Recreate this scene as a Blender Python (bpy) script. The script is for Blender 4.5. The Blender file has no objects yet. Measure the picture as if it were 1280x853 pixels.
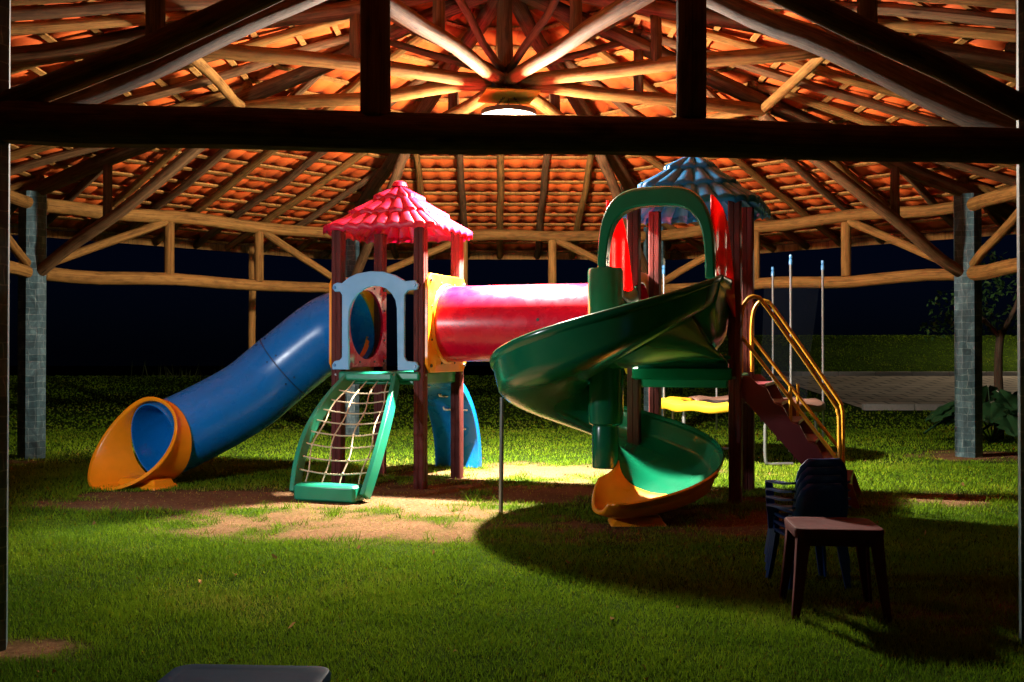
import bpy, math, random
import numpy as np
from math import sin, cos, pi, radians, sqrt, atan2
from mathutils import Vector, Matrix, noise as mnoise

random.seed(7)
rng = np.random.default_rng(11)
scene = bpy.context.scene
C = scene.collection
V = Vector

# ------------------------------------------------------------------ geometry
class G:
    """collects faces for ONE mesh object"""
    def __init__(s):
        s.v = []; s.f = []; s.a = []          # a = texture vector per vertex

    def add(s, vs, fs, av=None):
        o = len(s.v)
        s.v.extend([V(p) for p in vs])
        s.a.extend(av if av else [tuple(p) for p in vs])
        s.f.extend([tuple(i + o for i in f) for f in fs])

    def rings(s, rs, closed=True, cap0=True, cap1=True, av=None):
        n = len(rs[0]); vs = [p for r in rs for p in r]; fs = []
        m = n if closed else n - 1
        for i in range(len(rs) - 1):
            for j in range(m):
                k = (j + 1) % n
                fs.append((i*n + j, i*n + k, (i+1)*n + k, (i+1)*n + j))
        if closed and cap0: fs.append(tuple(range(n - 1, -1, -1)))
        if closed and cap1: fs.append(tuple((len(rs)-1)*n + j for j in range(n)))
        s.add(vs, fs, av)

    def box(s, c, size, ax=None, bev=0.0):
        """box; ax = (x axis, y axis, z axis)"""
        X, Y, Z = ax if ax else (V((1,0,0)), V((0,1,0)), V((0,0,1)))
        c = V(c); hx, hy, hz = (t/2 for t in size)
        if bev <= 0:
            vs = [c + X*a*hx + Y*b*hy + Z*d*hz for d in (-1,1) for a, b in ((-1,-1),(1,-1),(1,1),(-1,1))]
            s.add(vs, [(3,2,1,0),(4,5,6,7),(0,1,5,4),(1,2,6,5),(2,3,7,6),(3,0,4,7)])
            return
        b = min(bev, hx*.9, hy*.9, hz*.9)
        def ring(ix, iy, z):
            out = []
            for sx, sy, first in ((-1,-1,0),(1,-1,1),(1,1,0),(-1,1,1)):
                p1 = (sx*(ix), sy*(iy-b)); p2 = (sx*(ix-b), sy*iy)
                q = (p1, p2) if (sx*sy > 0) else (p2, p1)
                for (px, py) in q:
                    out.append(c + X*px + Y*py + Z*z)
            return out
        s.rings([ring(hx-b, hy-b, -hz), ring(hx, hy, -hz+b), ring(hx, hy, hz-b), ring(hx-b, hy-b, hz)])

    def frame(s, d):
        d = V(d).normalized()
        up = V((0,0,1)) if abs(d.z) < .95 else V((1,0,0))
        x = d.cross(up).normalized(); y = x.cross(d).normalized()
        return x, y, d

    def log(s, p0, p1, r0, r1=None, n=12, wob=.010, jit=.08, step=.3):
        """a tapering, slightly crooked round log"""
        p0, p1 = V(p0), V(p1); r1 = r0 if r1 is None else r1
        L = (p1 - p0).length; x, y, d = s.frame(p1 - p0)
        m = max(2, int(L/step)); so = random.uniform(0, 50); rs = []; av = []
        for i in range(m + 1):
            t = i/m; k = 0 if i in (0, m) else 1
            c = p0.lerp(p1, t) + (x*mnoise.noise((so + t*L*.9, 1, 0)) + y*mnoise.noise((so + t*L*.9, 7, 0)))*wob*4*k
            R = r0 + (r1 - r0)*t; ring = []
            for j in range(n):
                a = 2*pi*j/n
                q = R*(1 + jit*mnoise.noise((cos(a)*1.3 + so, sin(a)*1.3, t*L*2.2)))
                ring.append(c + x*cos(a)*q + y*sin(a)*q)
                av.append((cos(a)*R*10 + so, sin(a)*R*10, t*L))
            rs.append(ring)
        # slightly rounded ends
        e0 = [p0 - d*R*.0 + (q - p0)*.86 - d*.012 for q in rs[0]]
        e1 = [p1 + (q - p1)*.86 + d*.012 for q in rs[-1]]
        av = av[:n] + av + av[-n:]
        s.rings([e0] + rs + [e1], av=av)

    def rod(s, p0, p1, r0, r1=None, n=10):
        p0, p1 = V(p0), V(p1); r1 = r0 if r1 is None else r1
        x, y, d = s.frame(p1 - p0)
        s.rings([[p + x*cos(2*pi*j/n)*r + y*sin(2*pi*j/n)*r for j in range(n)] for p, r in ((p0, r0), (p1, r1))])

    def sweep(s, path, rad, n=10, cap=True, up=None):
        """round tube along a path; rad number or list"""
        P = [V(p) for p in path]; m = len(P); rs = []
        d0 = (P[1] - P[0]).normalized()
        x, y, _ = s.frame(d0)
        for i in range(m):
            d = (P[min(i+1, m-1)] - P[max(i-1, 0)]).normalized()
            x = (x - d*x.dot(d)).normalized(); y = d.cross(x)
            r = rad[i] if isinstance(rad, (list, tuple)) else rad
            rs.append([P[i] + x*cos(2*pi*j/n)*r + y*sin(2*pi*j/n)*r for j in range(n)])
        s.rings(rs, cap0=cap, cap1=cap)

    def prism(s, poly, o, X, Y, N, t):
        """flat polygon (2D pts) extruded by t along N"""
        o = V(o); n = len(poly)
        A = [o + X*p[0] + Y*p[1] for p in poly]; B = [p + N*t for p in A]
        fs = [tuple(range(n-1, -1, -1)), tuple(range(n, 2*n))]
        for i in range(n): fs.append((i, (i+1) % n, n + (i+1) % n, n + i))
        s.add(A + B, fs)

    def lathe(s, prof, c, n=24, Z=None):
        """profile [(r, z)] turned about a vertical axis through c"""
        c = V(c)
        rs = [[c + V((r*cos(2*pi*j/n), r*sin(2*pi*j/n), z)) for j in range(n)] for r, z in prof]
        s.rings(rs, cap0=prof[0][0] > 1e-4, cap1=prof[-1][0] > 1e-4)

OFF = {}
def obj(name, g, mat, parent=None, sharp=35, bevel=0, solid=0, sub=0, smooth=True, label=None, at=None):
    base = V(at) if at is not None else (OFF[parent] if parent is not None else V((0,0,0)))
    me = bpy.data.meshes.new(name)
    me.from_pydata([tuple(p - base) for p in g.v], [], g.f)
    a = me.attributes.new('guv', 'FLOAT_VECTOR', 'POINT')
    a.data.foreach_set('vector', np.array(g.a, dtype=np.float32).ravel())
    me.update()
    o = bpy.data.objects.new(name, me); C.objects.link(o)
    me.materials.append(mat)
    if smooth:
        me.polygons.foreach_set('use_smooth', np.ones(len(me.polygons), dtype=bool))
        me.set_sharp_from_angle(angle=radians(sharp))
    if solid:
        m = o.modifiers.new('thick', 'SOLIDIFY'); m.thickness = solid; m.offset = 0
    if bevel:
        m = o.modifiers.new('bevel', 'BEVEL'); m.width = bevel; m.segments = 2; m.limit_method = 'ANGLE'; m.angle_limit = radians(40)
    if sub:
        m = o.modifiers.new('sub', 'SUBSURF'); m.levels = sub; m.render_levels = sub
    if at is not None: o.location = base
    if parent is not None: o.parent = parent
    OFF[o] = base
    if label: o['label'] = label
    return o

def thing(name, label, cat, loc=(0,0,0), group=None):
    o = bpy.data.objects.new(name, None); C.objects.link(o)
    o.empty_display_size = .2; o.location = loc; OFF[o] = V(loc)
    o['label'] = label; o['category'] = cat
    if group: o['group'] = group
    return o

def tag(o, label, cat, kind=None, group=None):
    if label: o['label'] = label
    if cat: o['category'] = cat
    if kind: o['kind'] = kind
    if group: o['group'] = group
    return o

def catmull(P, k=8):
    P = [V(p) for p in P]; Q = [P[0]*2 - P[1]] + P + [P[-1]*2 - P[-2]]; out = []
    for i in range(1, len(Q) - 2):
        a, b, c, d = Q[i-1:i+3]
        for j in range(k):
            t = j/k
            out.append(.5*((2*b) + (c - a)*t + (2*a - 5*b + 4*c - d)*t*t + (3*b - a - 3*c + d)*t**3))
    out.append(P[-1]); return out

# ------------------------------------------------------------------ materials
def nodes(name):
    m = bpy.data.materials.new(name); m.use_nodes = True
    nt = m.node_tree; b = nt.nodes['Principled BSDF']
    return m, nt, b
def N(nt, t, **k):
    n = nt.nodes.new(t)
    for a, v in k.items():
        if a in n.inputs: n.inputs[a].default_value = v
        else: setattr(n, a, v)
    return n
def ramp(nt, fac, stops):
    r = nt.nodes.new('ShaderNodeValToRGB'); e = r.color_ramp.elements
    while len(e) < len(stops): e.new(.5)
    for i, (p, c) in enumerate(stops): e[i].position = p; e[i].color = (*c, 1)
    nt.links.new(fac, r.inputs[0]); return r
def vec(nt, src, scale):
    if src == 'guv': a = N(nt, 'ShaderNodeAttribute', attribute_name='guv').outputs['Vector']
    else: a = nt.nodes.new('ShaderNodeTexCoord').outputs[src]
    mp = nt.nodes.new('ShaderNodeMapping'); mp.inputs['Scale'].default_value = scale
    nt.links.new(a, mp.inputs[0]); return mp.outputs[0]
def bump(nt, b, h, strength=.3, dist=.01):
    n = nt.nodes.new('ShaderNodeBump'); n.inputs['Strength'].default_value = strength; n.inputs['Distance'].default_value = dist
    nt.links.new(h, n.inputs['Height']); nt.links.new(n.outputs[0], b.inputs['Normal'])
def mixc(nt, f, a, c, mode='MIX'):
    m = nt.nodes.new('ShaderNodeMix'); m.data_type = 'RGBA'; m.blend_type = mode
    for s, v in ((m.inputs[0], f), (m.inputs[6], a), (m.inputs[7], c)):
        if hasattr(v, 'is_linked'): nt.links.new(v, s)
        elif isinstance(v, tuple): s.default_value = (*v, 1)
        else: s.default_value = v
    return m.outputs[2]

def plastic(name, col, rough=.3, worn=.0, dirt=.14, spec=.5, trans=0):
    """moulded plastic: fine mottling, scuffed gloss, a little dust"""
    m, nt, b = nodes(name)
    n1 = N(nt, 'ShaderNodeTexNoise', Scale=3.0, Detail=6.0, Roughness=.65)
    nt.links.new(vec(nt, 'Object', (1,1,1)), n1.inputs[0])
    n2 = N(nt, 'ShaderNodeTexNoise', Scale=9.0, Detail=3.0, Roughness=.5)
    nt.links.new(vec(nt, 'Object', (1,1,1)), n2.inputs[0])
    d = tuple(c*(1-dirt) for c in col)
    lite = tuple(c + (.45 - c)*worn for c in col)
    r1 = ramp(nt, n1.outputs[0], [(.3, d), (.55, col), (.8, lite)])
    nt.links.new(r1.outputs[0], b.inputs['Base Color'])
    b.inputs['Specular IOR Level'].default_value = spec
    rr = ramp(nt, n2.outputs[0], [(.3, (rough*.9,)*3), (.7, (min(1, rough*1.3),)*3)])
    nt.links.new(rr.outputs[0], b.inputs['Roughness'])
    bump(nt, b, n2.outputs[0], .015, .01)
    if trans:
        out = nt.nodes['Material Output']; tb = N(nt, 'ShaderNodeBsdfTranslucent'); mx = N(nt, 'ShaderNodeMixShader'); mx.inputs[0].default_value = trans
        nt.links.new(r1.outputs[0], tb.inputs[0]); nt.links.new(b.outputs[0], mx.inputs[1]); nt.links.new(tb.outputs[0], mx.inputs[2]); nt.links.new(mx.outputs[0], out.inputs[0])
    return m

def wood(name, lo, hi, rough=.75, dark=.4):
    m, nt, b = nodes(name)
    oi = nt.nodes.new('ShaderNodeObjectInfo')
    n1 = N(nt, 'ShaderNodeTexNoise', Scale=2.6, Detail=7.0, Roughness=.65)
    nt.links.new(vec(nt, 'guv', (2.2,2.2,.5)), n1.inputs[0])
    n2 = N(nt, 'ShaderNodeTexNoise', Scale=3.0, Detail=5.0, Roughness=.6)
    nt.links.new(vec(nt, 'guv', (.5,.5,1.6)), n2.inputs[0])
    n3 = N(nt, 'ShaderNodeTexNoise', Scale=22.0, Detail=4.0, Roughness=.7)
    nt.links.new(vec(nt, 'guv', (1.2,1.2,.35)), n3.inputs[0])
    r1 = ramp(nt, n1.outputs[0], [(.3, lo), (.68, hi)])
    r2 = ramp(nt, n2.outputs[0], [(.32, (dark,)*3), (.52, (1,1,1))])
    r3 = ramp(nt, n3.outputs[0], [(.35, (.6,.57,.55)), (.55, (1,1,1))])
    c = mixc(nt, .75, r1.outputs[0], r2.outputs[0], 'MULTIPLY')
    c = mixc(nt, .8, c, r3.outputs[0], 'MULTIPLY')
    n4 = N(nt, 'ShaderNodeTexNoise', Scale=4.0, Detail=3.0, Roughness=.5)
    nt.links.new(vec(nt, 'guv', (3.0,3.0,.12)), n4.inputs[0])
    r4 = ramp(nt, n4.outputs[0], [(.475, (1,1,1)), (.5, (.28,.24,.22)), (.525, (1,1,1))])
    c = mixc(nt, .7, c, r4.outputs[0], 'MULTIPLY')
    vk = N(nt, 'ShaderNodeTexVoronoi', Scale=1.0); nt.links.new(vec(nt, 'guv', (1.3,1.3,2.2)), vk.inputs[0])
    r5 = ramp(nt, vk.outputs['Distance'], [(.06, (.25,.2,.18)), (.13, (1,1,1))])
    c = mixc(nt, .75, c, r5.outputs[0], 'MULTIPLY')
    ro = ramp(nt, oi.outputs['Random'], [(0, (.72,.70,.68)), (1, (1.0,1.0,1.0))])
    c = mixc(nt, 1.0, c, ro.outputs[0], 'MULTIPLY')
    nt.links.new(c, b.inputs['Base Color'])
    b.inputs['Roughness'].default_value = rough
    b.inputs['Specular IOR Level'].default_value = .08
    bump(nt, b, n3.outputs[0], .5, .008)
    return m

def simple(name, col, rough=.5, metal=0, spec=.5, mott=.25, scale=8):
    m, nt, b = nodes(name)
    n1 = N(nt, 'ShaderNodeTexNoise', Scale=float(scale), Detail=6.0, Roughness=.7)
    nt.links.new(vec(nt, 'Object', (1,1,1)), n1.inputs[0])
    r1 = ramp(nt, n1.outputs[0], [(.3, tuple(c*(1-mott) for c in col)), (.7, col)])
    nt.links.new(r1.outputs[0], b.inputs['Base Color'])
    b.inputs['Roughness'].default_value = rough; b.inputs['Metallic'].default_value = metal
    b.inputs['Specular IOR Level'].default_value = spec
    return m

M = {}
M['log'] = wood('pine_log', (.13,.055,.014), (.31,.155,.04))
M['log_dark'] = wood('weathered_log', (.075,.036,.016), (.20,.105,.045))
M['batten'] = wood('batten_wood', (.25,.105,.025), (.42,.205,.055))
M['post'] = wood('plastic_lumber', (.105,.024,.024), (.175,.046,.042), .5, .8)
M['red'] = plastic('red_plastic', (.52,.001,.024), .25, spec=.45)
M['red_roof'] = plastic('pinkish_red_plastic', (.62,.003,.04), .40, .03, spec=.55, trans=.18)
M['red_panel'] = plastic('translucent_red_plastic', (.72,.012,.02), .3, trans=.5)
M['blue'] = plastic('blue_plastic', (.002,.15,.50), .26)
M['blue_roof'] = plastic('sky_blue_plastic', (.012,.155,.36), .38, .06, spec=.3, trans=.22)
M['blue_panel'] = plastic('faded_blue_plastic', (.14,.36,.62), .5, .35)
M['green'] = plastic('green_plastic', (.002,.115,.055), .2)
M['seam'] = plastic('dark_blue_seam', (.002,.03,.12), .5)
M['teal'] = plastic('teal_green_plastic', (.006,.20,.115), .32)
M['orange'] = plastic('orange_plastic', (.86,.27,.006), .3)
M['yellow'] = simple('yellow_vinyl', (.78,.47,.02), .45)
M['pad'] = simple('shaded_yellow_vinyl', (.16,.085,.06), .6)
M['step_red'] = plastic('maroon_paint', (.15,.022,.03), .35)
M['rail'] = simple('yellow_painted_steel', (.62,.30,.02), .35)
M['steel'] = simple('galvanised_steel', (.30,.31,.31), .4, .8)
M['rope'] = simple('nylon_rope', (.52,.42,.27), .9, scale=60)
M['slot_white'] = simple('slot_light_white', (.72,.72,.68), .4)
M['cap'] = plastic('blue_cap', (.05,.2,.45), .3)
M['black'] = simple('black_metal', (.02,.02,.022), .4)
M['chair'] = plastic('navy_plastic', (.008,.04,.17), .35, spec=.35)
M['table'] = plastic('dark_red_plastic', (.065,.010,.010), .55, spec=.1)
M['table2'] = plastic('dark_petrol_plastic', (.003,.030,.080), .5, spec=.03)
M['plate'] = simple('yellow_board', (.62,.27,.012), .6)
M['stone'] = simple('cobble', (.33,.31,.28), .85, scale=20)
M['bark'] = wood('bark', (.05,.035,.022), (.13,.09,.06))

def opal():
    m, nt, b = nodes('opal_acrylic'); out = nt.nodes['Material Output']
    d = N(nt, 'ShaderNodeBsdfDiffuse'); t = N(nt, 'ShaderNodeBsdfTranslucent'); mx = N(nt, 'ShaderNodeMixShader'); mx.inputs[0].default_value = .2
    for q in (d, t): q.inputs[0].default_value = (.10,.075,.038,1)
    nt.links.new(d.outputs[0], mx.inputs[1]); nt.links.new(t.outputs[0], mx.inputs[2]); nt.links.new(mx.outputs[0], out.inputs[0])
    return m
M['opal'] = opal()
def emit(name, col, s):
    m, nt, b = nodes(name)
    b.inputs['Base Color'].default_value = (*col, 1)
    b.inputs['Emission Color'].default_value = (*col, 1); b.inputs['Emission Strength'].default_value = s
    return m

def slate():
    m, nt, b = nodes('slate_cladding')
    br = N(nt, 'ShaderNodeTexBrick', offset=.43, offset_frequency=2, squash=1.4, squash_frequency=3)
    br.inputs['Scale'].default_value = 1.0
    br.inputs['Brick Width'].default_value = .112; br.inputs['Row Height'].default_value = .075
    br.inputs['Mortar Size'].default_value = .003; br.inputs['Mortar Smooth'].default_value = .2; br.inputs['Bias'].default_value = 0
    br.inputs['Color1'].default_value = (.012,.036,.046,1); br.inputs['Color2'].default_value = (.044,.082,.098,1)
    br.inputs['Mortar'].default_value = (.10,.125,.13,1)
    nv = N(nt, 'ShaderNodeTexNoise', Scale=5.0, Detail=2.0)
    gv = vec(nt, 'guv', (1,1,1)); nt.links.new(gv, nv.inputs[0])
    va = N(nt, 'ShaderNodeVectorMath', operation='MULTIPLY_ADD'); va.inputs[1].default_value = (.06,.06,0)
    nt.links.new(nv.outputs['Color'], va.inputs[0]); nt.links.new(gv, va.inputs[2]); nt.links.new(va.outputs[0], br.inputs[0])
    n1 = N(nt, 'ShaderNodeTexNoise', Scale=9.0, Detail=8.0, Roughness=.72, Distortion=1.2)
    nt.links.new(vec(nt, 'guv', (1,.6,1)), n1.inputs[0])
    r1 = ramp(nt, n1.outputs[0], [(.32, (.35,.42,.42)), (.5, (1,1,1)), (.62, (1.9,1.75,1.6)), (.74, (3.4,3.0,2.6))])
    nt.links.new(mixc(nt, 1.0, br.outputs[0], r1.outputs[0], 'MULTIPLY'), b.inputs['Base Color'])
    b.inputs['Roughness'].default_value = .42
    bump(nt, b, n1.outputs[0], .35, .01)
    return m
M['slate'] = slate()

def tile():
    m, nt, b = nodes('terracotta')
    n1 = N(nt, 'ShaderNodeTexNoise', Scale=3.0, Detail=6.0, Roughness=.7)
    nt.links.new(vec(nt, 'Object', (1,1,1)), n1.inputs[0])
    vo = N(nt, 'ShaderNodeTexVoronoi', Scale=1.0); vo.inputs['Randomness'].default_value = .4
    nt.links.new(vec(nt, 'guv', (4.25,2.94,1)), vo.inputs[0])
    sp = nt.nodes.new('ShaderNodeSeparateColor'); nt.links.new(vo.outputs['Color'], sp.inputs[0])
    r1 = ramp(nt, n1.outputs[0], [(.3, (.34,.048,.006)), (.7, (.55,.095,.012))])
    r2 = ramp(nt, sp.outputs[0], [(.0, (.62,.55,.52)), (.5, (1,1,1)), (1, (1.15,1.1,1.05))])
    nt.links.new(mixc(nt, .9, r1.outputs[0], r2.outputs[0], 'MULTIPLY'), b.inputs['Base Color'])
    b.inputs['Roughness'].default_value = .8; b.inputs['Specular IOR Level'].default_value = .2
    return m
M['tile'] = tile()

def ground_mat():
    m, nt, b = nodes('lawn_soil')
    at = N(nt, 'ShaderNodeAttribute', attribute_name='dirt')
    n1 = N(nt, 'ShaderNodeTexNoise', Scale=30.0, Detail=8.0, Roughness=.75)
    n2 = N(nt, 'ShaderNodeTexNoise', Scale=2.2, Detail=6.0, Roughness=.65)
    for n in (n1, n2): nt.links.new(vec(nt, 'Object', (1,1,1)), n.inputs[0])
    soil = ramp(nt, n1.outputs[0], [(.3, (.065,.034,.019)), (.55, (.145,.085,.045)), (.78, (.27,.19,.10))])
    gr = ramp(nt, n2.outputs[0], [(.3, (.014,.028,.005)), (.6, (.028,.05,.008)), (.8, (.05,.055,.012))])
    soil2 = mixc(nt, .6, soil.outputs[0], ramp(nt, n2.outputs[0], [(.3, (.55,.5,.48)), (.65, (1.05,1,.98))]).outputs[0], 'MULTIPLY')
    nt.links.new(mixc(nt, at.outputs['Fac'], gr.outputs[0], soil2), b.inputs['Base Color'])
    b.inputs['Roughness'].default_value = 1.0; b.inputs['Specular IOR Level'].default_value = 0
    bump(nt, b, n1.outputs[0], .6, .02)
    return m
M['ground'] = ground_mat()

def leafmat(name, attr=True, c=(.05,.12,.02), gloss=True):
    m, nt, b = nodes(name)
    nt.nodes.remove(b); out = nt.nodes['Material Output']
    d = N(nt, 'ShaderNodeBsdfDiffuse'); t = N(nt, 'ShaderNodeBsdfTranslucent'); mx = N(nt, 'ShaderNodeMixShader'); mx.inputs[0].default_value = .3
    if attr:
        a = N(nt, 'ShaderNodeAttribute', attribute_name='tint')
        nt.links.new(a.outputs['Color'], d.inputs[0]); nt.links.new(a.outputs['Color'], t.inputs[0])
    else:
        d.inputs[0].default_value = (*c, 1); t.inputs[0].default_value = (*c, 1)
    nt.links.new(d.outputs[0], mx.inputs[1]); nt.links.new(t.outputs[0], mx.inputs[2])
    g = N(nt, 'ShaderNodeBsdfGlossy', Roughness=.4); g.inputs[0].default_value = (.8,.9,.5,1)
    m2 = N(nt, 'ShaderNodeMixShader'); m2.inputs[0].default_value = .012
    nt.links.new(mx.outputs[0], m2.inputs[1]); nt.links.new(g.outputs[0], m2.inputs[2])
    nt.links.new((m2 if gloss else mx).outputs[0], out.inputs[0])
    return m
M['grass'] = leafmat('grass_blades', gloss=False)
M['leaf'] = leafmat('broad_leaf')

def net_mat():
    m, nt, b = nodes('safety_net')
    out = nt.nodes['Material Output']
    b.inputs['Base Color'].default_value = (.015,.022,.04,1); b.inputs['Roughness'].default_value = .8
    t = N(nt, 'ShaderNodeBsdfTransparent'); mx = N(nt, 'ShaderNodeMixShader'); mx.inputs[0].default_value = .05
    nt.links.new(t.outputs[0], mx.inputs[1]); nt.links.new(b.outputs[0], mx.inputs[2]); nt.links.new(mx.outputs[0], out.inputs[0])
    return m
M['net'] = net_mat()

def paver():
    m, nt, b = nodes('concrete_pavers')
    br = N(nt, 'ShaderNodeTexBrick'); br.inputs['Scale'].default_value = 1
    br.inputs['Brick Width'].default_value = .62; br.inputs['Row Height'].default_value = .5; br.inputs['Mortar Size'].default_value = .035
    br.inputs['Color1'].default_value = (.34,.27,.20,1); br.inputs['Color2'].default_value = (.42,.34,.26,1); br.inputs['Mortar'].default_value = (.09,.075,.06,1)
    nt.links.new(vec(nt, 'Object', (1,1,1)), br.inputs[0])
    n1 = N(nt, 'ShaderNodeTexNoise', Scale=1.5, Detail=8.0, Roughness=.7)
    nt.links.new(vec(nt, 'Object', (1,1,1)), n1.inputs[0])
    r = ramp(nt, n1.outputs[0], [(.3, (.6,.6,.6)), (.7, (1.1,1.1,1.1))])
    nt.links.new(mixc(nt, 1.0, br.outputs[0], r.outputs[0], 'MULTIPLY'), b.inputs['Base Color'])
    b.inputs['Roughness'].default_value = .9
    return m
M['paver'] = paver()

# ------------------------------------------------------------------ terrain
def ter(x, y):
    """ground height"""
    x = np.asarray(x, dtype=float); y = np.asarray(y, dtype=float)
    z = np.clip((y - 18.9)/9.1, 0, 1)*.56
    right = np.clip((x - 3.5)/3.0, 0, 1)
    bank = np.clip((y - 28.6)/7.5, 0, 1)
    z = z + right*(bank*bank*(3 - 2*bank))*1.23
    z = z - (1 - right)*np.clip((y - 28)/20, 0, 1)*2.0
    return z
def terz(x, y): return float(ter(x, y))

ELL = [(-2.3,8.45,1.6,.68,.95), (-.85,7.35,1.6,.9,.86), (.95,7.2,1.35,.85,.85), (-.3,8.9,2.2,1.0,.80),
       (2.9,8.4,1.5,.5,.62), (-1.98,4.10,.42,.22,.62), (2.3,4.7,1.2,.45,.55), (.3,10.5,1.9,.9,.78), (5.6,11.9,1.2,.8,.65), (-5.6,11.2,.5,.3,.6)]
def vnoise(x, y, s, seed=0):
    """cheap value noise"""
    x = np.asarray(x)*s; y = np.asarray(y)*s
    xi = np.floor(x).astype(np.int64); yi = np.floor(y).astype(np.int64); fx = x - xi; fy = y - yi
    def h(a, b):
        n = (a*374761393 + b*668265263 + seed*974711) & 0x7fffffff
        n = ((n ^ (n >> 13))*1274126177) & 0x7fffffff
        return ((n ^ (n >> 16)) & 0xffff)/65535.
    fx = fx*fx*(3 - 2*fx); fy = fy*fy*(3 - 2*fy)
    return (h(xi,yi)*(1-fx) + h(xi+1,yi)*fx)*(1-fy) + (h(xi,yi+1)*(1-fx) + h(xi+1,yi+1)*fx)*fy
def dirt(x, y):
    x = np.asarray(x, dtype=float); y = np.asarray(y, dtype=float)
    w = (vnoise(x,y,1.1,3)-.5)*.5 + (vnoise(x,y,3.1,4)-.5)*.45 + (vnoise(x,y,9,5)-.5)*.35
    d = np.zeros_like(x)
    for cx, cy, rx, ry, k in ELL:
        q = np.sqrt(((x-cx)/rx)**2 + ((y-cy)/ry)**2)
        d = np.maximum(d, k*np.clip(1.35 - q, 0, 1))
    d = np.clip((d + w*1.2*np.clip(d*2.5, 0, 1) - .17)*1.75, 0, 1)
    return d*np.clip(d + .3, 0, 1)

def sheet(name, xs, ys, mat, label, dz=0., useter=True, kind='structure'):
    X, Y = np.meshgrid(xs, ys); Z = ter(X, Y) + dz
    n, k = len(xs), len(ys)
    idx = np.arange(n*k).reshape(k, n)
    f = np.stack([idx[:-1,:-1], idx[:-1,1:], idx[1:,1:], idx[1:,:-1]], -1).reshape(-1, 4)
    me = bpy.data.meshes.new(name)
    vv = np.stack([X, Y, Z], -1).reshape(-1, 3)
    me.from_pydata(vv.tolist(), [], f.tolist())
    a = me.attributes.new('dirt', 'FLOAT', 'POINT'); a.data.foreach_set('value', dirt(X.ravel(), Y.ravel()).astype(np.float32))
    me.polygons.foreach_set('use_smooth', np.ones(len(f), dtype=bool))
    me.materials.append(mat)
    o = bpy.data.objects.new(name, me); C.objects.link(o)
    o['kind'] = kind; o['label'] = label
    return o
xs = np.concatenate([np.linspace(-120,-9,25), np.linspace(-8.9,8.9,300), np.linspace(9,120,25)])
ys = np.concatenate([np.linspace(-40,1.4,8), np.linspace(1.5,14,260), np.linspace(14.1,40,60), np.linspace(42,200,20)])
sheet('ground', xs, ys, M['ground'], 'patchy lawn with worn reddish soil under the play set')
sheet('path', np.linspace(6.9,60,60), np.linspace(20.2,27.8,30), M['paver'], 'grey paved path crossing beyond the pavilion', .012)
g = G()
for i in range(54):
    x = 6.85 + i
    for yy in (20.1, 27.95):
        z0 = terz(x + .5, yy)
        g.box((x + .5, yy, z0 + .0), (.985, .14, .24), bev=.01)
obj('kerb', g, M['stone']).__setitem__('kind', 'structure')
bpy.data.objects['kerb']['label'] = 'pale concrete kerb along the paved path'

def tris_mesh(name, verts, cols, mat, per=3):
    n = len(verts)//per
    me = bpy.data.meshes.new(name)
    me.vertices.add(len(verts)); me.vertices.foreach_set('co', verts.astype(np.float32).ravel())
    me.loops.add(len(verts)); me.loops.foreach_set('vertex_index', np.arange(len(verts), dtype=np.int32))
    me.polygons.add(n)
    me.polygons.foreach_set('loop_start', np.arange(0, len(verts), per, dtype=np.int32))
    me.polygons.foreach_set('loop_total', np.full(n, per, dtype=np.int32))
    a = me.color_attributes.new('tint', 'FLOAT_COLOR', 'POINT')
    c = np.ones((len(verts), 4), dtype=np.float32); c[:, :3] = cols; a.data.foreach_set('color', c.ravel())
    me.materials.append(mat); me.update(calc_edges=True); me.validate()
    o = bpy.data.objects.new(name, me); C.objects.link(o)
    return o

def blades(bands):
    vs = []; cs = []
    for (y0, y1, dens, h0, w0) in bands:
        half = .53*y1 + 1.2
        n = int(dens*(y1 - y0)*2*half)
        x = rng.uniform(-half, half, n); y = rng.uniform(y0, y1, n)
        d = dirt(x, y)
        onpath = (x > 6.8) & (y > 20.0) & (y < 28.1)
        keep = (rng.uniform(0, 1, n) > np.minimum(d*1.05, .93)) & ~onpath
        x, y, d = x[keep], y[keep], d[keep]; n = len(x)
        z = ter(x, y)
        hn = .45 + .8*vnoise(x, y, 1.7, 8)*.6 + .6*vnoise(x, y, 6, 9)
        h = h0*hn*rng.uniform(.6, 1.3, n)*(1 - .5*d); w = w0*rng.uniform(.7, 1.4, n)
        a = rng.uniform(0, 2*pi, n); l = rng.uniform(0, 2*pi, n); lean = h*rng.uniform(.1, 1.0, n)
        cx, sx = np.cos(a)*w/2, np.sin(a)*w/2
        p0 = np.stack([x - cx, y - sx, z - .004], -1); p1 = np.stack([x + cx, y + sx, z - .004], -1)
        p2 = np.stack([x + np.cos(l)*lean, y + np.sin(l)*lean, z + h], -1)
        vs.append(np.stack([p0, p1, p2], 1).reshape(-1, 3))
        t = vnoise(x, y, .8, 21)*.5 + vnoise(x, y, 3.5, 22)*.3 + rng.uniform(0, .35, n) + d*.55
        t = np.clip(t - .15, 0, 1)[:, None]
        g1 = np.array([.036,.095,.006]); g2 = np.array([.140,.230,.010]); dry = np.array([.32,.25,.06])
        c = np.where(t < .6, g1 + (g2 - g1)*(t/.6), g2 + (dry - g2)*((t - .6)/.4)*.75)
        cs.append(np.repeat(c, 3, axis=0))
    return np.concatenate(vs), np.concatenate(cs)
BV, BC = blades([(3.0,5.2,11000,.024,.0044), (5.2,7.5,6000,.025,.0056), (7.5,11,2500,.028,.009), (11,16,800,.026,.014), (16,36,110,.030,.04)])
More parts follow.
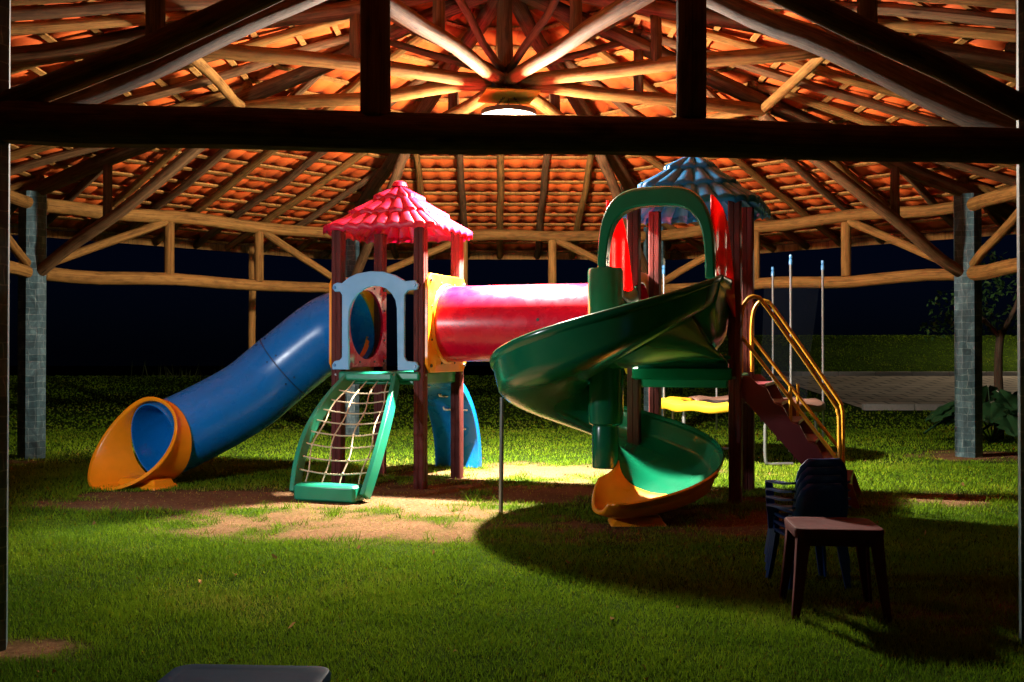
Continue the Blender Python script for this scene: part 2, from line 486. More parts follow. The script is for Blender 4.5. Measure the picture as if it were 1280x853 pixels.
def tufts(n):
    vs = []; cs = []
    x = rng.uniform(-5, 5, n*6); y = rng.uniform(3.6, 12, n*6); d = dirt(x, y); k = (d > .12) & (d < .8); x, y = x[k][:n], y[k][:n]
    for cx, cy in zip(x, y):
        m = int(rng.integers(8, 26)); px = cx + rng.normal(0, .035, m); py = cy + rng.normal(0, .035, m)
        h = rng.uniform(.025, .075, m); a = rng.uniform(0, 6.28, m); l = rng.uniform(0, 6.28, m); w = .003
        z = ter(px, py)
        p0 = np.stack([px - np.cos(a)*w, py - np.sin(a)*w, z], -1); p1 = np.stack([px + np.cos(a)*w, py + np.sin(a)*w, z], -1)
        p2 = np.stack([px + np.cos(l)*h*.7, py + np.sin(l)*h*.7, z + h], -1)
        vs.append(np.stack([p0, p1, p2], 1).reshape(-1, 3))
        cs.append(np.repeat(np.array([[.11,.19,.01]])*rng.uniform(.6, 1.4, m)[:, None], 3, axis=0))
    return np.concatenate(vs), np.concatenate(cs)
TV, TCO = tufts(420)
BV = np.concatenate([BV, TV]); BC = np.concatenate([BC, TCO])
def litter(n):
    x = rng.uniform(-4.5, 4.5, n); y = 3.6 + 9*rng.uniform(0, 1, n)**1.3; a = rng.uniform(0, 6.28, n); L = rng.uniform(.010, .024, n); w = L*.35
    z = ter(x, y) + .004 + .02*(dirt(x, y) < .2)*rng.uniform(.4, 1.1, n); t = rng.normal(0, .012, (4, n))
    dx, dy = np.cos(a), np.sin(a)
    q = np.stack([np.stack([x + dx*L, y + dy*L, z + t[0]], -1), np.stack([x - dy*w, y + dx*w, z + t[1]], -1), np.stack([x - dx*L, y - dy*L, z + t[2]], -1), np.stack([x + dy*w, y - dx*w, z + t[3]], -1)], 1)
    return q.reshape(-1, 3), np.repeat(np.array([[.22,.12,.045]])*rng.uniform(.4, 1.5, n)[:, None], 4, axis=0)
lv, lc = litter(90)
tag(tris_mesh('dry_leaves', lv, lc, M['grass'], 4), 'small dry brown leaves scattered over the lawn', 'leaves', 'stuff')
tag(tris_mesh('lawn_grass', BV, BC, M['grass']), 'short mown green grass covering the ground', 'grass', 'stuff')

# ------------------------------------------------------------------ pavilion
CX, CY, RR, PHI = -.062, 9.557, 5.807, -.016
ZU, ZL, HUB = 2.89, 2.105, 3.715
SL = .2987; APEX = 4.63                       # panel slope per metre of apothem
def pol(a, r, z):
    t = radians(a) + PHI
    return V((CX + r*sin(t), CY + r*cos(t), z))
pav = thing('pavilion', 'open octagonal pavilion of logs with a terracotta tiled roof over the play set', 'pavilion', (CX, CY, 0))
AN = [-157.5 + 45*i for i in range(8)]
hipz = lambda r: APEX - SL*.9239*r
for a in AN:
    t = radians(a) + PHI
    ra = V((sin(t), cos(t), 0)); ta = V((cos(t), -sin(t), 0))
    c = pol(a, RR, 0)
    g = G()
    ring = []; av = []
    w = .145; oc = w*.4142
    per = [(w,-oc),(w,oc),(oc,w),(-oc,w),(-w,oc),(-w,-oc),(-oc,-w),(oc,-w),(w,-oc)]
    zs = [-.25] + [i*.4 for i in range(0, 8)] + [3.02]
    rs = []; avs = []
    for z in zs:
        rs.append([c + ra*p[0] + ta*p[1] + V((0,0,z)) for p in per])
        avs += [(i*2*oc + a*.013, z + a*.1, 0) for i in range(9)]
    g.rings(rs, closed=False, av=avs)
    g.add([rs[-1][i] for i in range(8)], [tuple(range(8))])
    obj('column', g, M['slate'], pav, sharp=15)
    # radial truss
    g = G(); g.log(pol(a, 6.55, hipz(6.55)), pol(a, .1, hipz(.1)), .085, .075); obj('hip_rafter', g, M['log_dark'], pav)
    g = G(); g.log(pol(a, .16, HUB), pol(a, 2.98, HUB + .02), .062, .07); obj('collar_beam', g, M['log'], pav)
    g = G(); g.log(pol(a, RR - .13, ZL + .02), pol(a, 2.93, HUB - .05), .068, .062); obj('brace', g, M['log_dark'], pav)
    g = G(); g.log(pol(a, 4.72, 2.70), pol(a, 4.72, hipz(4.72) - .05), .05); obj('strut', g, M['log_dark'], pav)
    g = G(); g.log(pol(a, 1.43, HUB + .04), pol(a, 1.43, hipz(1.43) - .05), .05); obj('queen_post', g, M['log_dark'], pav)
    g = G(); g.log(pol(a, .1, HUB + .1), pol(a, 1.22, hipz(1.22) - .06), .038, .034); obj('strut', g, M['log_dark'], pav)
for i in range(8):
    a0, a1 = AN[i], AN[i] + 45
    P0, P1 = pol(a0, RR, 0), pol(a1, RR, 0)
    d = (P1 - P0); L = d.length; d.normalize()
    e0, e1 = P0 + d*.14, P1 - d*.14
    rr = random.uniform(.078, .088)
    g = G(); g.log(e0 + V((0,0,ZU)), e1 + V((0,0,ZU)), rr, rr*.9); obj('ring_beam', g, M['log'], pav)
    front = i == 7
    t0, t1 = (-.058, .028) if front else (0, 0)
    g = G(); g.log(e0 + V((0,0,ZL + t0)), e1 + V((0,0,ZL + t1)), .074 if front else .083, .09 if front else .072, jit=.08); obj('lower_beam', g, M['log'], pav)
    fa, fb = (.34, .631) if front else (.375, .665)
    for f in (fa, fb):
        q = P0 + d*L*f
        g = G(); g.log(q + V((0,0,ZL + .06)), q + V((0,0,ZU - .07)), .062, n=12, wob=.002); obj('post', g, M['log'], pav)
    for f, q in ((fa, e0), (fb, e1)):
        tp = P0 + d*L*f + V((0,0,ZU - .05)) + (d*-.05 if f < .5 else d*.05)
        g = G(); g.log(tp, q + V((0,0,ZL + .10)), .052); obj('brace', g, M['log'], pav)
    # ring of purlins at the collar ends
    g = G(); g.log(pol(a0, 2.93, HUB + .03), pol(a1, 2.93, HUB + .03), .052, .047); obj('purlin', g, M['log'], pav)

def panel_pt(pa, s, t, h=0.):
    """point on a roof panel: apothem distance s, sideways t, height above the hip plane"""
    q = radians(pa) + PHI
    return V((CX + s*sin(q) + t*cos(q), CY + s*cos(q) - t*sin(q), APEX - SL*s + h))
SE = 6.78; TW = .235; RS = .34
for pa in (0, 45, 90, 135, 180, 225, 270, 315):
    g = G()
    nrow = int((SE - .2)/RS) + 1
    half = SE*.4142 + .05; k = int(2*half/TW*8); tt = np.linspace(-half, half, k + 1)
    for r in range(nrow):
        s1 = SE + .06 - r*RS; s0 = max(s1 - RS - .05, .06)
        if s1 < .15: continue
        rows = []; av = []
        jt = random.uniform(-.012, .012)
        for (s, hh) in ((s0, .0), ((s0 + s1)/2, .010), (s1, .022)):
            ring = []
            for t in tt:
                tc = max(-.4142*s - .02, min(.4142*s + .02, t))
                ph = (tc + jt)/TW*2*pi
                q = sin(ph); prof = .024*q**.8 if q > 0 else -.011*abs(q)**.6
                ring.append(panel_pt(pa, s, tc, .203 + hh + prof + .014*(((int(math.floor(tc/TW))*7919 + r*104729 + int(pa)*31) % 97)/97 - .5)))
                av.append((t, s, r))
            rows.append(ring)
        g.rings(rows, closed=False, av=av)
    rp = obj('roof_panel', g, M['tile'], pav, sharp=70, solid=.014)
    # rafters
    for i in range(-5, 6):
        t = i*.55 + random.uniform(-.03, .03)
        s0 = max(abs(t)/.4142 - .05, .25)
        g = G(); g.log(panel_pt(pa, SE - .02, t, .118), panel_pt(pa, s0, t + random.uniform(-.02,.02), .118), .052, .042, n=10, wob=.008)
        obj('rafter', g, M['log_dark' if i % 2 else 'log'], rp)
    far = pa in (0, 45, 90, 270, 315)
    gb = G()
    for r in range(nrow):
        s = SE - .05 - r*RS
        if s < .3: continue
        w = .4142*s
        gg = G() if far else gb
        dn = V((0,0,1)); q = radians(pa) + PHI
        X = V((cos(q), -sin(q), 0)); Yv = V((sin(q), cos(q), -SL)).normalized(); Zv = X.cross(Yv).normalized()
        if Zv.z < 0: Zv = -Zv
        gg.box(panel_pt(pa, s, 0, .177), (2*w, .05, .02), (X, Yv, Zv))
        if far: obj('batten', gg, M['batten'], rp)
    if not far: obj('batten', gb, M['batten'], rp).__setitem__('kind', 'stuff')
    # eave board
    g = G(); q = radians(pa) + PHI
    X = V((cos(q), -sin(q), 0)); Yv = V((sin(q), cos(q), 0))
    g.box(panel_pt(pa, SE + .02, 0, .13), (2*.4142*SE, .03, .10), (X, Yv, V((0,0,1)))); obj('eave_board', g, M['log'], rp)
g = G(); g.log(pol(0, 0, HUB - .1), pol(0, 0, APEX - .03), .075, .07); obj('king_post', g, M['log_dark'], pav)
g = G(); g.lathe([(.0,-.05),(.15,-.05),(.16,0),(.15,.05),(0,.05)], (CX, CY, HUB)); obj('hub', g, M['black'], pav)

# ------------------------------------------------------------------ pendant lamp
lamp = thing('pendant_lamp', 'round pendant lamp hanging by chains under a yellow board at the roof hub', 'lamp', (CX, CY, 3.1))
LX, LY = CX + .03, CY
g = G(); g.box((CX + .03, CY, 3.585), (.50, .50, .022), (V((.98,.2,.0)).normalized(), V((-.2,.98,0)).normalized(), V((0,0,1))), .004); obj('mounting_board', g, M['plate'], lamp, bevel=.002)
g = G()
for k in range(3):
    b = radians(90 + 120*k)
    p0, p1 = V((LX + .05*cos(b), LY + .05*sin(b), 3.57)), V((LX + .16*cos(b), LY + .16*sin(b), 3.455))
    for j in range(9):
        q = p0.lerp(p1, (j + .5)/9); x, y, d = g.frame(p1 - p0)
        A = x if j % 2 else y
        g.sweep([q + A*.010*cos(t) + d*.013*sin(t) for t in [i*2*pi/8 for i in range(9)]], .0028, n=5)
    obj('chain', g, M['black'], lamp); g = G()
g.lathe([(.236,.012),(.256,.012),(.260,0),(.260,-.034),(.252,-.036),(.236,-.034),(.232,-.01),(.236,.012)], (LX, LY, 3.437), 48); obj('rim', g, M['black'], lamp)
g = G(); g.lathe([(.0,.03),(.12,.024),(.235,.0)][::-1], (LX, LY, 3.432), 48); obj('shade', g, M['opal'], lamp, solid=.004)
g = G(); g.lathe([(.0,.0),(.04,.008),(.065,.035),(.072,.075),(.06,.13),(.035,.18),(.03,.30),(0,.31)], (LX, LY, 3.09), 24)
BULB = obj('bulb', g, emit('lamp_glow', (1.0,.90,.74), 5600), lamp)

al = bpy.data.lights.new('lamp_downlight', 'AREA'); alo = bpy.data.objects.new('lamp_downlight', al); C.objects.link(alo)
al.shape = 'DISK'; al.size = .12; al.energy = 1350; al.spread = radians(136); al.color = (1.0,.90,.74); alo.parent = lamp; alo.location = (LX - CX, LY - CY, -.035)

# ------------------------------------------------------------------ play set
A0 = radians(20)
U = V((cos(A0), -sin(A0), 0)); W = V((sin(A0), cos(A0), 0)); Z = V((0,0,1))
T1 = V((-1.05, 9.58, 0)); T2 = V((1.53, 8.70, 0)); HS = .41
PF = 1.03
play = thing('playground_set', 'plastic playground set with two roofed towers, red tunnel, green spiral slide and blue tube slide', 'playground', (.2, 9.1, 0))
for T, top in ((T1, 2.36), (T2, 2.46)):
    for a, b in ((-1,-1),(1,-1),(1,1),(-1,1)):
        g = G(); c = T + U*a*HS + W*b*HS
        rs = []; av = []
        h = .049; q = .008
        pts = [(-h,-h+q),(-h+q,-h),(-.006,-h),(0,-h+.006),(.006,-h),(h-q,-h),(h,-h+q),(h,-.006),(h-.006,0),(h,.006),(h,h-q),(h-q,h),(.006,h),(0,h-.006),(-.006,h),(-h+q,h),(-h,h-q),(-h,.006),(-h+.006,0),(-h,-.006)]
        for z in (-.15, .3, .7, 1.1, 1.5, 1.9, top):
            rs.append([c + U*p[0] + W*p[1] + Z*z for p in pts]); av += [(p[0]*9 + a*7, p[1]*9 + b*5, z) for p in pts]
        g.rings(rs, av=av)
        o = obj('post', g, M['post'], play, sharp=30)
        for n in (-W, U):
            p = c + n*.049 + Z*(PF - .03)
            g = G(); g.rod(p, p + n*.008, .012, .009); obj('bolt', g, M['steel'], o)
    g = G(); g.box(T + Z*(PF - .05), (.72, .72, .07), (U, W, Z), .01)
    for sgn in (-1, 1):
        g.box(T + W*sgn*.395 + Z*(PF - .06), (.70, .05, .11), (U, W, Z), .012)
        g.box(T + U*sgn*.395 + Z*(PF - .06), (.05, .70, .11), (U, W, Z), .012)
    obj('platform', g, M['teal'], play)

def tower_roof(T, half, z0, z1, mat, label):
    """three tiers of rounded tiles on a four-sided cap"""
    tiers = [(.0, .32, 3), (.27, .66, 5), (.60, 1.0, 8)]
    first = None
    for k, (f0, f1, nt_) in enumerate(tiers):
        g = G(); rows = []
        per = nt_*10
        for fr, lift in ((f0, 0), (f0 + (f1 - f0)*.5, .014), (f1 - .01, .034), (f1 + .02, .034), (f1 + .022, -.016)):
            ring = []
            for side in range(4):
                for j in range(per):
                    s = j/per; x = 2*s - 1
                    a, b = ((1, x), (-x, 1), (-1, -x), (x, -1))[side]
                    m = sqrt(a*a + b*b)/1.0
                    rnd = min(1.0, 1.24/m)                  # clipped corners
                    q = abs(sin(pi*nt_*s))**.6
                    rr = fr*half*rnd + (.010*q if fr > .02 else 0)
                    zz = z1 - (z1 - z0)*(fr**.94) + lift + .020*q*min(1, fr*4) - .012
                    ring.append(T + U*a*rr + W*b*rr + Z*zz)
            rows.append(ring)
        g.rings(rows, cap0=(f0 > 0), cap1=False)
        if first is None:
            first = obj('tower_roof', g, mat, play, sharp=50, solid=.008, label=label)
            gk = G(); gk.lathe([(.0,.022),(.04,.02),(.06,.008),(.075,-.03)][::-1], T + Z*(z1 + .0), 16); obj('finial', gk, mat, first)
        else:
            obj('roof_tier', g, mat, first, sharp=50, solid=.008)
tower_roof(T1, .55, 2.31, 2.775, M['red_roof'], 'pinkish red roof of three tiers of moulded tiles')
tower_roof(T2, .58, 2.40, 2.90, M['blue_roof'], 'blue roof of three tiers of moulded tiles')

def flange(o, X, Y, Nn, half, hole, th, mat, name, parent, ring=True, zc=0):
    """square plate with a round opening"""
    n = 64; A = []; B = []
    for i in range(n):
        t = 2*pi*i/n; c, s = cos(t), sin(t)
        m = 1/max(abs(c), abs(s)); m = min(m, 1.30)
        A.append((c*m*half, s*m*half)); B.append((c*hole, s*hole))
    g = G(); o = V(o)
    L = lambda p, h: o + X*p[0] + Y*p[1] + Nn*h
    r1 = [(p[0]*.985, p[1]*.985) for p in A]
    rows = [[L(p, th/2) for p in B], [L(p, th/2) for p in r1], [L(p, th/2 - .006) for p in A], [L(p, -th/2 + .006) for p in A], [L(p, -th/2) for p in r1], [L(p, -th/2) for p in B]]
    if ring:
        e = [(p[0]*1.10, p[1]*1.10) for p in B]; e2 = [(p[0]*1.06, p[1]*1.06) for p in B]
        rows = [[L(p, th/2 + .02) for p in B], [L(p, th/2 + .02) for p in e2], [L(p, th/2) for p in e]] + rows[1:]
    rows.append(rows[0]); g.rings(rows, cap0=False, cap1=False)
    for i in range(4):
        for k in (-1, 1):
            pass
    ob = obj(name, g, mat, parent, sharp=40)
    for sx, sy in ((-1,-1),(1,-1),(1,1),(-1,1)):
        p = o + X*sx*half*.86 + Y*sy*half*.86
        gb = G(); gb.rod(p + Nn*th/2, p + Nn*(th/2 + .012), .018, .014); obj('bolt', gb, M['black'], ob)
    for i in range(8):
        t = 2*pi*(i + .5)/8; p = o + X*cos(t)*hole*1.16 + Y*sin(t)*hole*1.16
        if abs(cos(t)*hole*1.16) < half*.95 and abs(sin(t)*hole*1.16) < half*.95:
            gb = G(); gb.rod(p + Nn*th/2, p + Nn*(th/2 + .008), .011, .009); obj('bolt', gb, M['black'], ob)
    return ob

TZ = PF + .43; TRAD = .345
def hollow(path, R, n=40, th=.012):
    """hollow tube of some wall thickness along a path"""
    P = [V(p) for p in path]; m = len(P); outer = []; inner = []
    x = None
    for i in range(m):
        d = (P[min(i+1, m-1)] - P[max(i-1, 0)]).normalized()
        if x is None: x = (Z - d*Z.dot(d)).normalized()
        x = (Z - d*Z.dot(d)).normalized(); y = d.cross(x)
        outer.append([P[i] + x*cos(2*pi*j/n)*R + y*sin(2*pi*j/n)*R for j in range(n)])
        inner.append([P[i] + x*cos(2*pi*j/n)*(R-th) + y*sin(2*pi*j/n)*(R-th) for j in range(n)])
    g = G(); g.rings(outer + inner[::-1] + [outer[0]], cap0=False, cap1=False)
    return g
# tunnel between the towers
a = T1 + U*(HS + .02) + Z*TZ; b = T2 - U*(HS + .02) + Z*TZ
g = hollow([a.lerp(b, i/10) for i in range(11)], TRAD); tun = obj('tunnel', g, M['red'], play)
d = (b - a).normalized()
for f in (.55, .72):
    c = a.lerp(b, f); side = V((d.y, -d.x, 0)).normalized()
    if side.y > 0: side = -side
    p = c + side*TRAD + Z*.02
    g = G(); g.rod(p - side*.004, p + side*.004, .016, .013); obj('vent_hole', g, M['black'], tun)
flange(T1 + U*(HS + .068) + Z*TZ, W, Z, U, .44, TRAD - .01, .034, M['orange'], 'flange', play)
flange(T2 - U*(HS + .068) + Z*TZ, -W, Z, -U, .44, TRAD - .01, .034, M['orange'], 'flange', play)
# blue tube slide
path = catmull([T1 - U*(HS + .03) + Z*TZ - Z*.0, (-1.74,9.82,1.40), (-2.19,9.87,1.06), (-2.55,9.76,.755), (-3.06,9.46,.455), (-3.22,9.26,.40)], 10)
tube = obj('tube_slide', hollow(path, TRAD), M['blue'], play)
flange(T1 - U*(HS + .068) + Z*TZ, -W, Z, -U, .44, TRAD - .01, .034, M['orange'], 'flange', play)
flange(T1 - U*(HS - .062) + Z*TZ, W, Z, U, .40, TRAD - .02, .024, M['red'], 'inner_panel', play, ring=False)
g = G()
for fi in (20,):
    p = path[fi]; dd = (path[fi+1] - path[fi-1]).normalized(); x = (Z - dd*Z.dot(dd)).normalized(); y = dd.cross(x)
    rs = [[p + dd*q + (x*cos(2*pi*j/40) + y*sin(2*pi*j/40))*(TRAD + h) for j in range(40)] for q, h in ((-.008,-.002),(-.004,.003),(.004,.003),(.008,-.002))]
    g.rings(rs, cap0=False, cap1=False)
    for j in range(8):
        t = 2*pi*j/8 + .3; e = x*cos(t) + y*sin(t)
        for q in (-.05, .05):
            g.rod(p + dd*q + e*(TRAD - .004), p + dd*q + e*(TRAD + .008), .011, .008, n=8)
obj('joint_seam', g, M['seam'], tube)
# orange scoop at the end of the tube
P = path[-1]; dd = (path[-1] - path[-3]).normalized(); dd = V((-.44,-.895,-.04)).normalized(); ed = V((-.80,-.60,-.06)).normalized()
x = (Z - dd*Z.dot(dd)).normalized(); y = dd.cross(x); n = 56
def exit_ring(q, r, part):
    out = []
    for j in range(n):
        t = 2*pi*j/n; lo = (1 - cos(t))/2                  # 0 at the top, 1 at the bottom
        side = abs(sin(t))
        ext = .09 + .44*lo**1.6
        fl = 1 + (.03 + .20*lo*side**2 - .04*lo**4)*q**2
        e = x*cos(t) + y*sin(t)
        p = P - dd*.07 + dd*.09*q + ed*(ext - .09)*q + e*r*fl
        out.append(p)
    return out
R0 = TRAD + .032
g = G()
rows = [exit_ring(q, R0, 0) for q in (0, .25, .5, .75, .93)] + [exit_ring(1.0, R0 + .014, 0), exit_ring(1.05, R0 + .008, 0), exit_ring(1.05, R0 - .018, 0)] + [exit_ring(q, R0 - .022, 0) for q in (1.0, .75, .5, .25, 0)]
rows.append(rows[0]); g.rings(rows, cap0=False, cap1=False)
ex = obj('exit_scoop', g, M['orange'], tube, sharp=60, label='orange flared mouth of the tube slide')
g = G(); fo = P + dd*.10; fx = V((dd.x, dd.y, 0)).normalized(); fy = V((-fx.y, fx.x, 0))
g.rings([[V((fo.x, fo.y, z)) + fx*sx*w1 + fy*sy*w2 for sx, sy in ((-1,-1),(1,-1),(1,1),(-1,1))] for z, w1, w2 in ((-.03,.15,.26),(.02,.145,.25),(.04,.12,.22),(.085,.11,.20))])
obj('foot', g, M['orange'], ex, bevel=.012)

# arched panel on the front of the first tower
poly = [(95,765),(92,735),(108,708),(150,700),(165,680),(165,265),(150,240),(112,240),(93,215),(100,190),(130,178),(165,183),(205,150),(270,122),(370,108),(460,114),(545,140),(615,180),(680,176),(706,205),(694,238),(632,242),(608,272),(608,680),(625,706),(688,712),(708,740),(690,768),(562,768),(555,360),(545,305),(520,262),(480,227),(430,209),(380,208),(330,222),(280,256),(237,310),(214,370),(210,500),(215,765)]
sc = .86/615
pp = [((px - 400)*sc, (765 - py)*sc*.955) for px, py in poly]
g = G(); g.prism(pp, T1 - W*(HS + .052) + Z*(PF + .015), U, Z, -W, .034)
arch = obj('arch_panel', g, M['blue_panel'], play, bevel=.006)
for px, py in ((112,212),(680,208),(112,735),(682,742)):
    p = T1 - W*(HS + .084) + Z*(PF + .015 + (765 - py)*sc*.955) + U*((px - 400)*sc)
    g = G(); g.rod(p, p - W*.012, .016, .012); obj('bolt', g, M['cap'], arch)

# climbing net: leaf-shaped frame leaning out from the platform
TF = T1 - W*(HS + .03) - U*.03
def net_c(f):
    """centre line (outward, height) for f from 0 at the top to 1 at the ground"""
    return .04 + .88*(f*.85 + .15*sin(f*pi/2)) + .05*sin(f*pi), .985 - .93*f + .05*sin(f*pi)
def net_w(f):
    return .20 + .115*sin(pi*min(1, f*.80 + .02))**.9 + .035*f
def net_n(f):
    a_, b_ = net_c(max(0, f - .02)); c_, d_ = net_c(min(1, f + .02))
    tg = (-W*(c_ - a_) + Z*(d_ - b_)).normalized()
    return U.cross(tg).normalized() if U.cross(tg).dot(-W + Z) > 0 else -U.cross(tg).normalized()
frame = G()
for sgn in (-1, 1):
    rows = []
    for i in range(27):
        f = i/26; o_, z_ = net_c(f); nrm = net_n(f)
        c = TF - W*o_ + Z*z_ + U*(sgn*(net_w(f) + .02) + .07*f)
        rows.append([c - U*.022 + nrm*.045, c + U*.022 + nrm*.045, c + U*.022 - nrm*.075, c - U*.022 - nrm*.075])
    frame.rings(rows)
frame.box(TF - W*.05 + Z*.985, (.46, .14, .07), (U, W, Z), .012)
frame.box(TF + U*.06 + Z*.99, (.80, .10, .075), (U, W, Z), .012)
frame.box(TF - W*.91 + Z*.07 + U*.07, (.56, .19, .14), (U, W, Z), .02)
net = obj('climbing_net', frame, M['teal'], play, bevel=.006)
def net_pt(f, x, sag=0):
    o_, z_ = net_c(f)
    return TF - W*o_ + Z*z_ + U*(x + .07*f) - net_n(f)*sag
for k in range(8):
    f = .14 + .098*k
    g = G(); hw = net_w(f) + .03
    g.sweep([net_pt(f + .025*(1 - (x/hw)**2), x, .02*(1 - (x/hw)**2) + random.uniform(0,.006)) for x in np.linspace(-hw, hw, 15)], .0065, n=6); obj('rope', g, M['rope'], net)
for k in range(4):
    g = G(); m = (k - 1.5)/2
    X = lambda f: m*net_w(f)*1.05 + .014*sin(f*17 + k)
    g.sweep([net_pt(f, X(f), .018) for f in np.linspace(.03, .95, 30)], .0065, n=6)
    for q in range(8):
        f = .14 + .098*q + .018
        g.lathe([(0,-.011),(.009,-.006),(.012,0),(.009,.006),(0,.011)], net_pt(f, X(f), .018), 8)
    obj('rope', g, M['rope'], net)

# blue climbing ramp behind the first tower
TB = T1 + W*(HS + .04) + U*.05
rows = []
for i in range(21):
    t = pi/2*i/20; o_, z_ = .86*sin(t)**1.2, 1.0*(cos(t)**.9 if i < 20 else 0)
    nrm = (W*sin(t) + Z*cos(t)); c = TB + W*o_ + Z*z_
    w_ = .25
    prof = [(-w_,.05),(-w_+.03,.05),(-w_+.045,.0),(w_-.045,.0),(w_-.03,.05),(w_,.05),(w_,-.03),(-w_,-.03)]
    rows.append([c + U*p[0] + nrm*(p[1] - .03) for p in prof])
g = G(); g.rings(rows); ramp_o = obj('climbing_ramp', g, M['blue'], play, sharp=30, bevel=.006, label='curved blue climbing wall with white blocks standing for lit slots')
for f, xx in ((.16,.10),(.27,-.10),(.42,.02),(.42,.0),(.57,-.02),(.57,.17),(.74,.10)):  # white blocks stand in for light showing through slots in the wall
    t = pi/2*f; o_, z_ = .86*sin(t)**1.2, cos(t)**.9; nrm = (W*sin(t) + Z*cos(t)); tg = (W*cos(t) - Z*sin(t)).normalized()
    c = TB + W*o_ + Z*z_ + U*xx - nrm*.068
    g = G(); g.box(c, (.075, .016, .02), (U, nrm, tg), .004); g.box(c - U*.032 - tg*.015, (.014, .016, .045), (U, nrm, tg), .003); obj('slot_light', g, M['slot_white'], ramp_o)

# ---- green spiral slide
SC = V((.715, 7.85, 0)); TH0 = -A0
RI, RO = .10, .87
def fl(a):
    """floor height after a degrees of turn"""
    pts = [(0,1.50),(35,1.37),(70,1.09),(160,.80),(250,.51),(340,.23),(385,.10),(420,.045),(450,.035)]
    for (x0, y0), (x1, y1) in zip(pts, pts[1:]):
        if a <= x1: return y0 + (y1 - y0)*(a - x0)/(x1 - x0)
    return pts[-1][1]
def rim(a):
    pts = [(0,1.80),(70,1.505),(160,1.14),(250,.80),(340,.48),(385,.29),(420,.165),(450,.13)]
    for (x0, y0), (x1, y1) in zip(pts, pts[1:]):
        if a <= x1: return y0 + (y1 - y0)*(a - x0)/(x1 - x0)
    return pts[-1][1]
def smooth(fn, a): return sum(fn(max(0, a + q)) for q in (-24,-12,0,12,24))/5
def sect(hw, inner_h):
    """cross-section (r, h) of the trough, from the inner rim over the floor to the outer rim"""
    P = []
    for q in np.linspace(0, 1, 9):
        t = q*pi/2; P.append((RI + .33*(1 - cos(t)), inner_h*(1 - sin(t))))
    for q in np.linspace(.08, 1, 9):
        t = q*pi/2; P.append((RO - .42 + .37*sin(t), hw*.42*(1 - cos(t))))
    P += [(RO - .035, hw*.6), (RO - .018, hw*.82), (RO - .014, hw*.86), (RO + .004, hw*.88), (RO + .010, hw*.98), (RO + .004, hw)]
    return P
def trough(a0, a1, step=5, grow=0.0):
    g = G(); rows = []; k = int((a1 - a0)/step)
    rows_t = []
    for i in range(k + 1):
        a = a0 + (a1 - a0)*i/k
        t = TH0 - radians(a); e = V((cos(t), sin(t), 0))
        F, Rm = smooth(fl, a), smooth(rim, a)
        rows.append([SC + e*(r + grow*(r > .3)) + Z*(F + h) for r, h in sect(Rm - F, .24)])
    g.rings(rows, closed=False)
    return g
spi = obj('spiral_slide', trough(0, 378), M['green'], play, sharp=60, solid=.014)
# entry: straight trough from the tower front to the spiral
g = G(); rows = []
e = V((cos(TH0), sin(TH0), 0))
fwd = V((-sin(radians(20)), -cos(radians(20)), 0))
for i in range(9):
    q = i/8; L = .66*(1 - q)
    F = 1.13 + (smooth(fl, 0) - 1.13)*q**1.5
    hw = smooth(rim, 0) - F
    rows.append([SC + e*r - fwd*L + Z*(F + h) for r, h in sect(hw, .64 - .42*q)])
g.rings(rows, closed=False)
ent = obj('entry_trough', g, M['green'], spi, sharp=60, solid=.014)
g = G()
g.box(T2 - W*(HS + .085) + Z*1.03, (.80, .09, .10), (U, W, Z), .012)
g.box(T2 - W*(HS + .06) + Z*1.125, (.72, .03, .10), (U, W, Z), .006)
g.box(T2 - W*(HS + .10) + Z*1.16, (.78, .03, .03), (U, W, Z), .006)
obj('entry_ledge', g, M['green'], spi)
g = G(); rows = []
for j in range(9):
    q = j/8; row = []
    for i in range(17):
        f = i/16; a = 78 - 78*f
        t = TH0 - radians(a); er = V((cos(t), sin(t), 0))
        top = SC + er*(RO - .22) + Z*(smooth(fl, a) + .05)
        bot = T2 - W*(HS + .10) + U*(-.38 + .76*f) + Z*1.12
        p = bot.lerp(top, q)
        row.append(p - W*(.10*sin(pi*q)*(1 - abs(2*f - 1)**3)) - Z*.05*sin(pi*q))
    rows.append(row)
g.rings(rows, closed=False); obj('entry_panel', g, M['green'], spi, sharp=60, solid=.012)
# hood
def sup(x0, x1, z0, z1, k=30, ex_=.60):
    P = []
    for i in range(k + 1):
        t = pi*i/k; c, q = cos(t), sin(t)
        P.append(((x0 + x1)/2 - (x1 - x0)/2*math.copysign(abs(c)**ex_, c), z0 + (z1 - z0)*abs(q)**ex_))
    return P
g = G(); rows = []
for (px, pz), (qx, qz) in zip(sup(-.05, .83, 1.74, 2.43), sup(.015, .765, 1.74, 2.30)):
    p = SC + e*px + Z*pz; q = SC + e*qx + Z*qz
    rows.append([p + fwd*.05, p + fwd*.02 + (p - q)*.12, p - fwd*.08, q - fwd*.07, q + fwd*.05])
g.rings(rows); obj('hood', g, M['green'], spi, sharp=50, bevel=.012)
# red side panels between the hood and the tower
for r0, post in ((.00, T2 - U*HS - W*(HS + .0)), (.80, T2 + U*HS - W*(HS + .0))):
    g = G(); p0 = SC + e*r0 - fwd*.05; p1 = post + fwd*.055
    rows = []
    for i in range(25):
        q = i/24; b = p0.lerp(p1, q)
        top = 2.37 - .12*q - .70*q**4.5; bot = 1.78 - .30*q**1.5
        side = U*(.008*sin(q*pi*5))
        rows.append([b + side*sin(pi*min(1, max(0, j/10)))**.4 + Z*(bot + (top - bot)*j/10) for j in range(11)])
    g.rings(rows, closed=False); obj('side_panel', g, M['red_panel'], spi, solid=.02, sharp=60, label='ribbed red side panel of the slide hood')
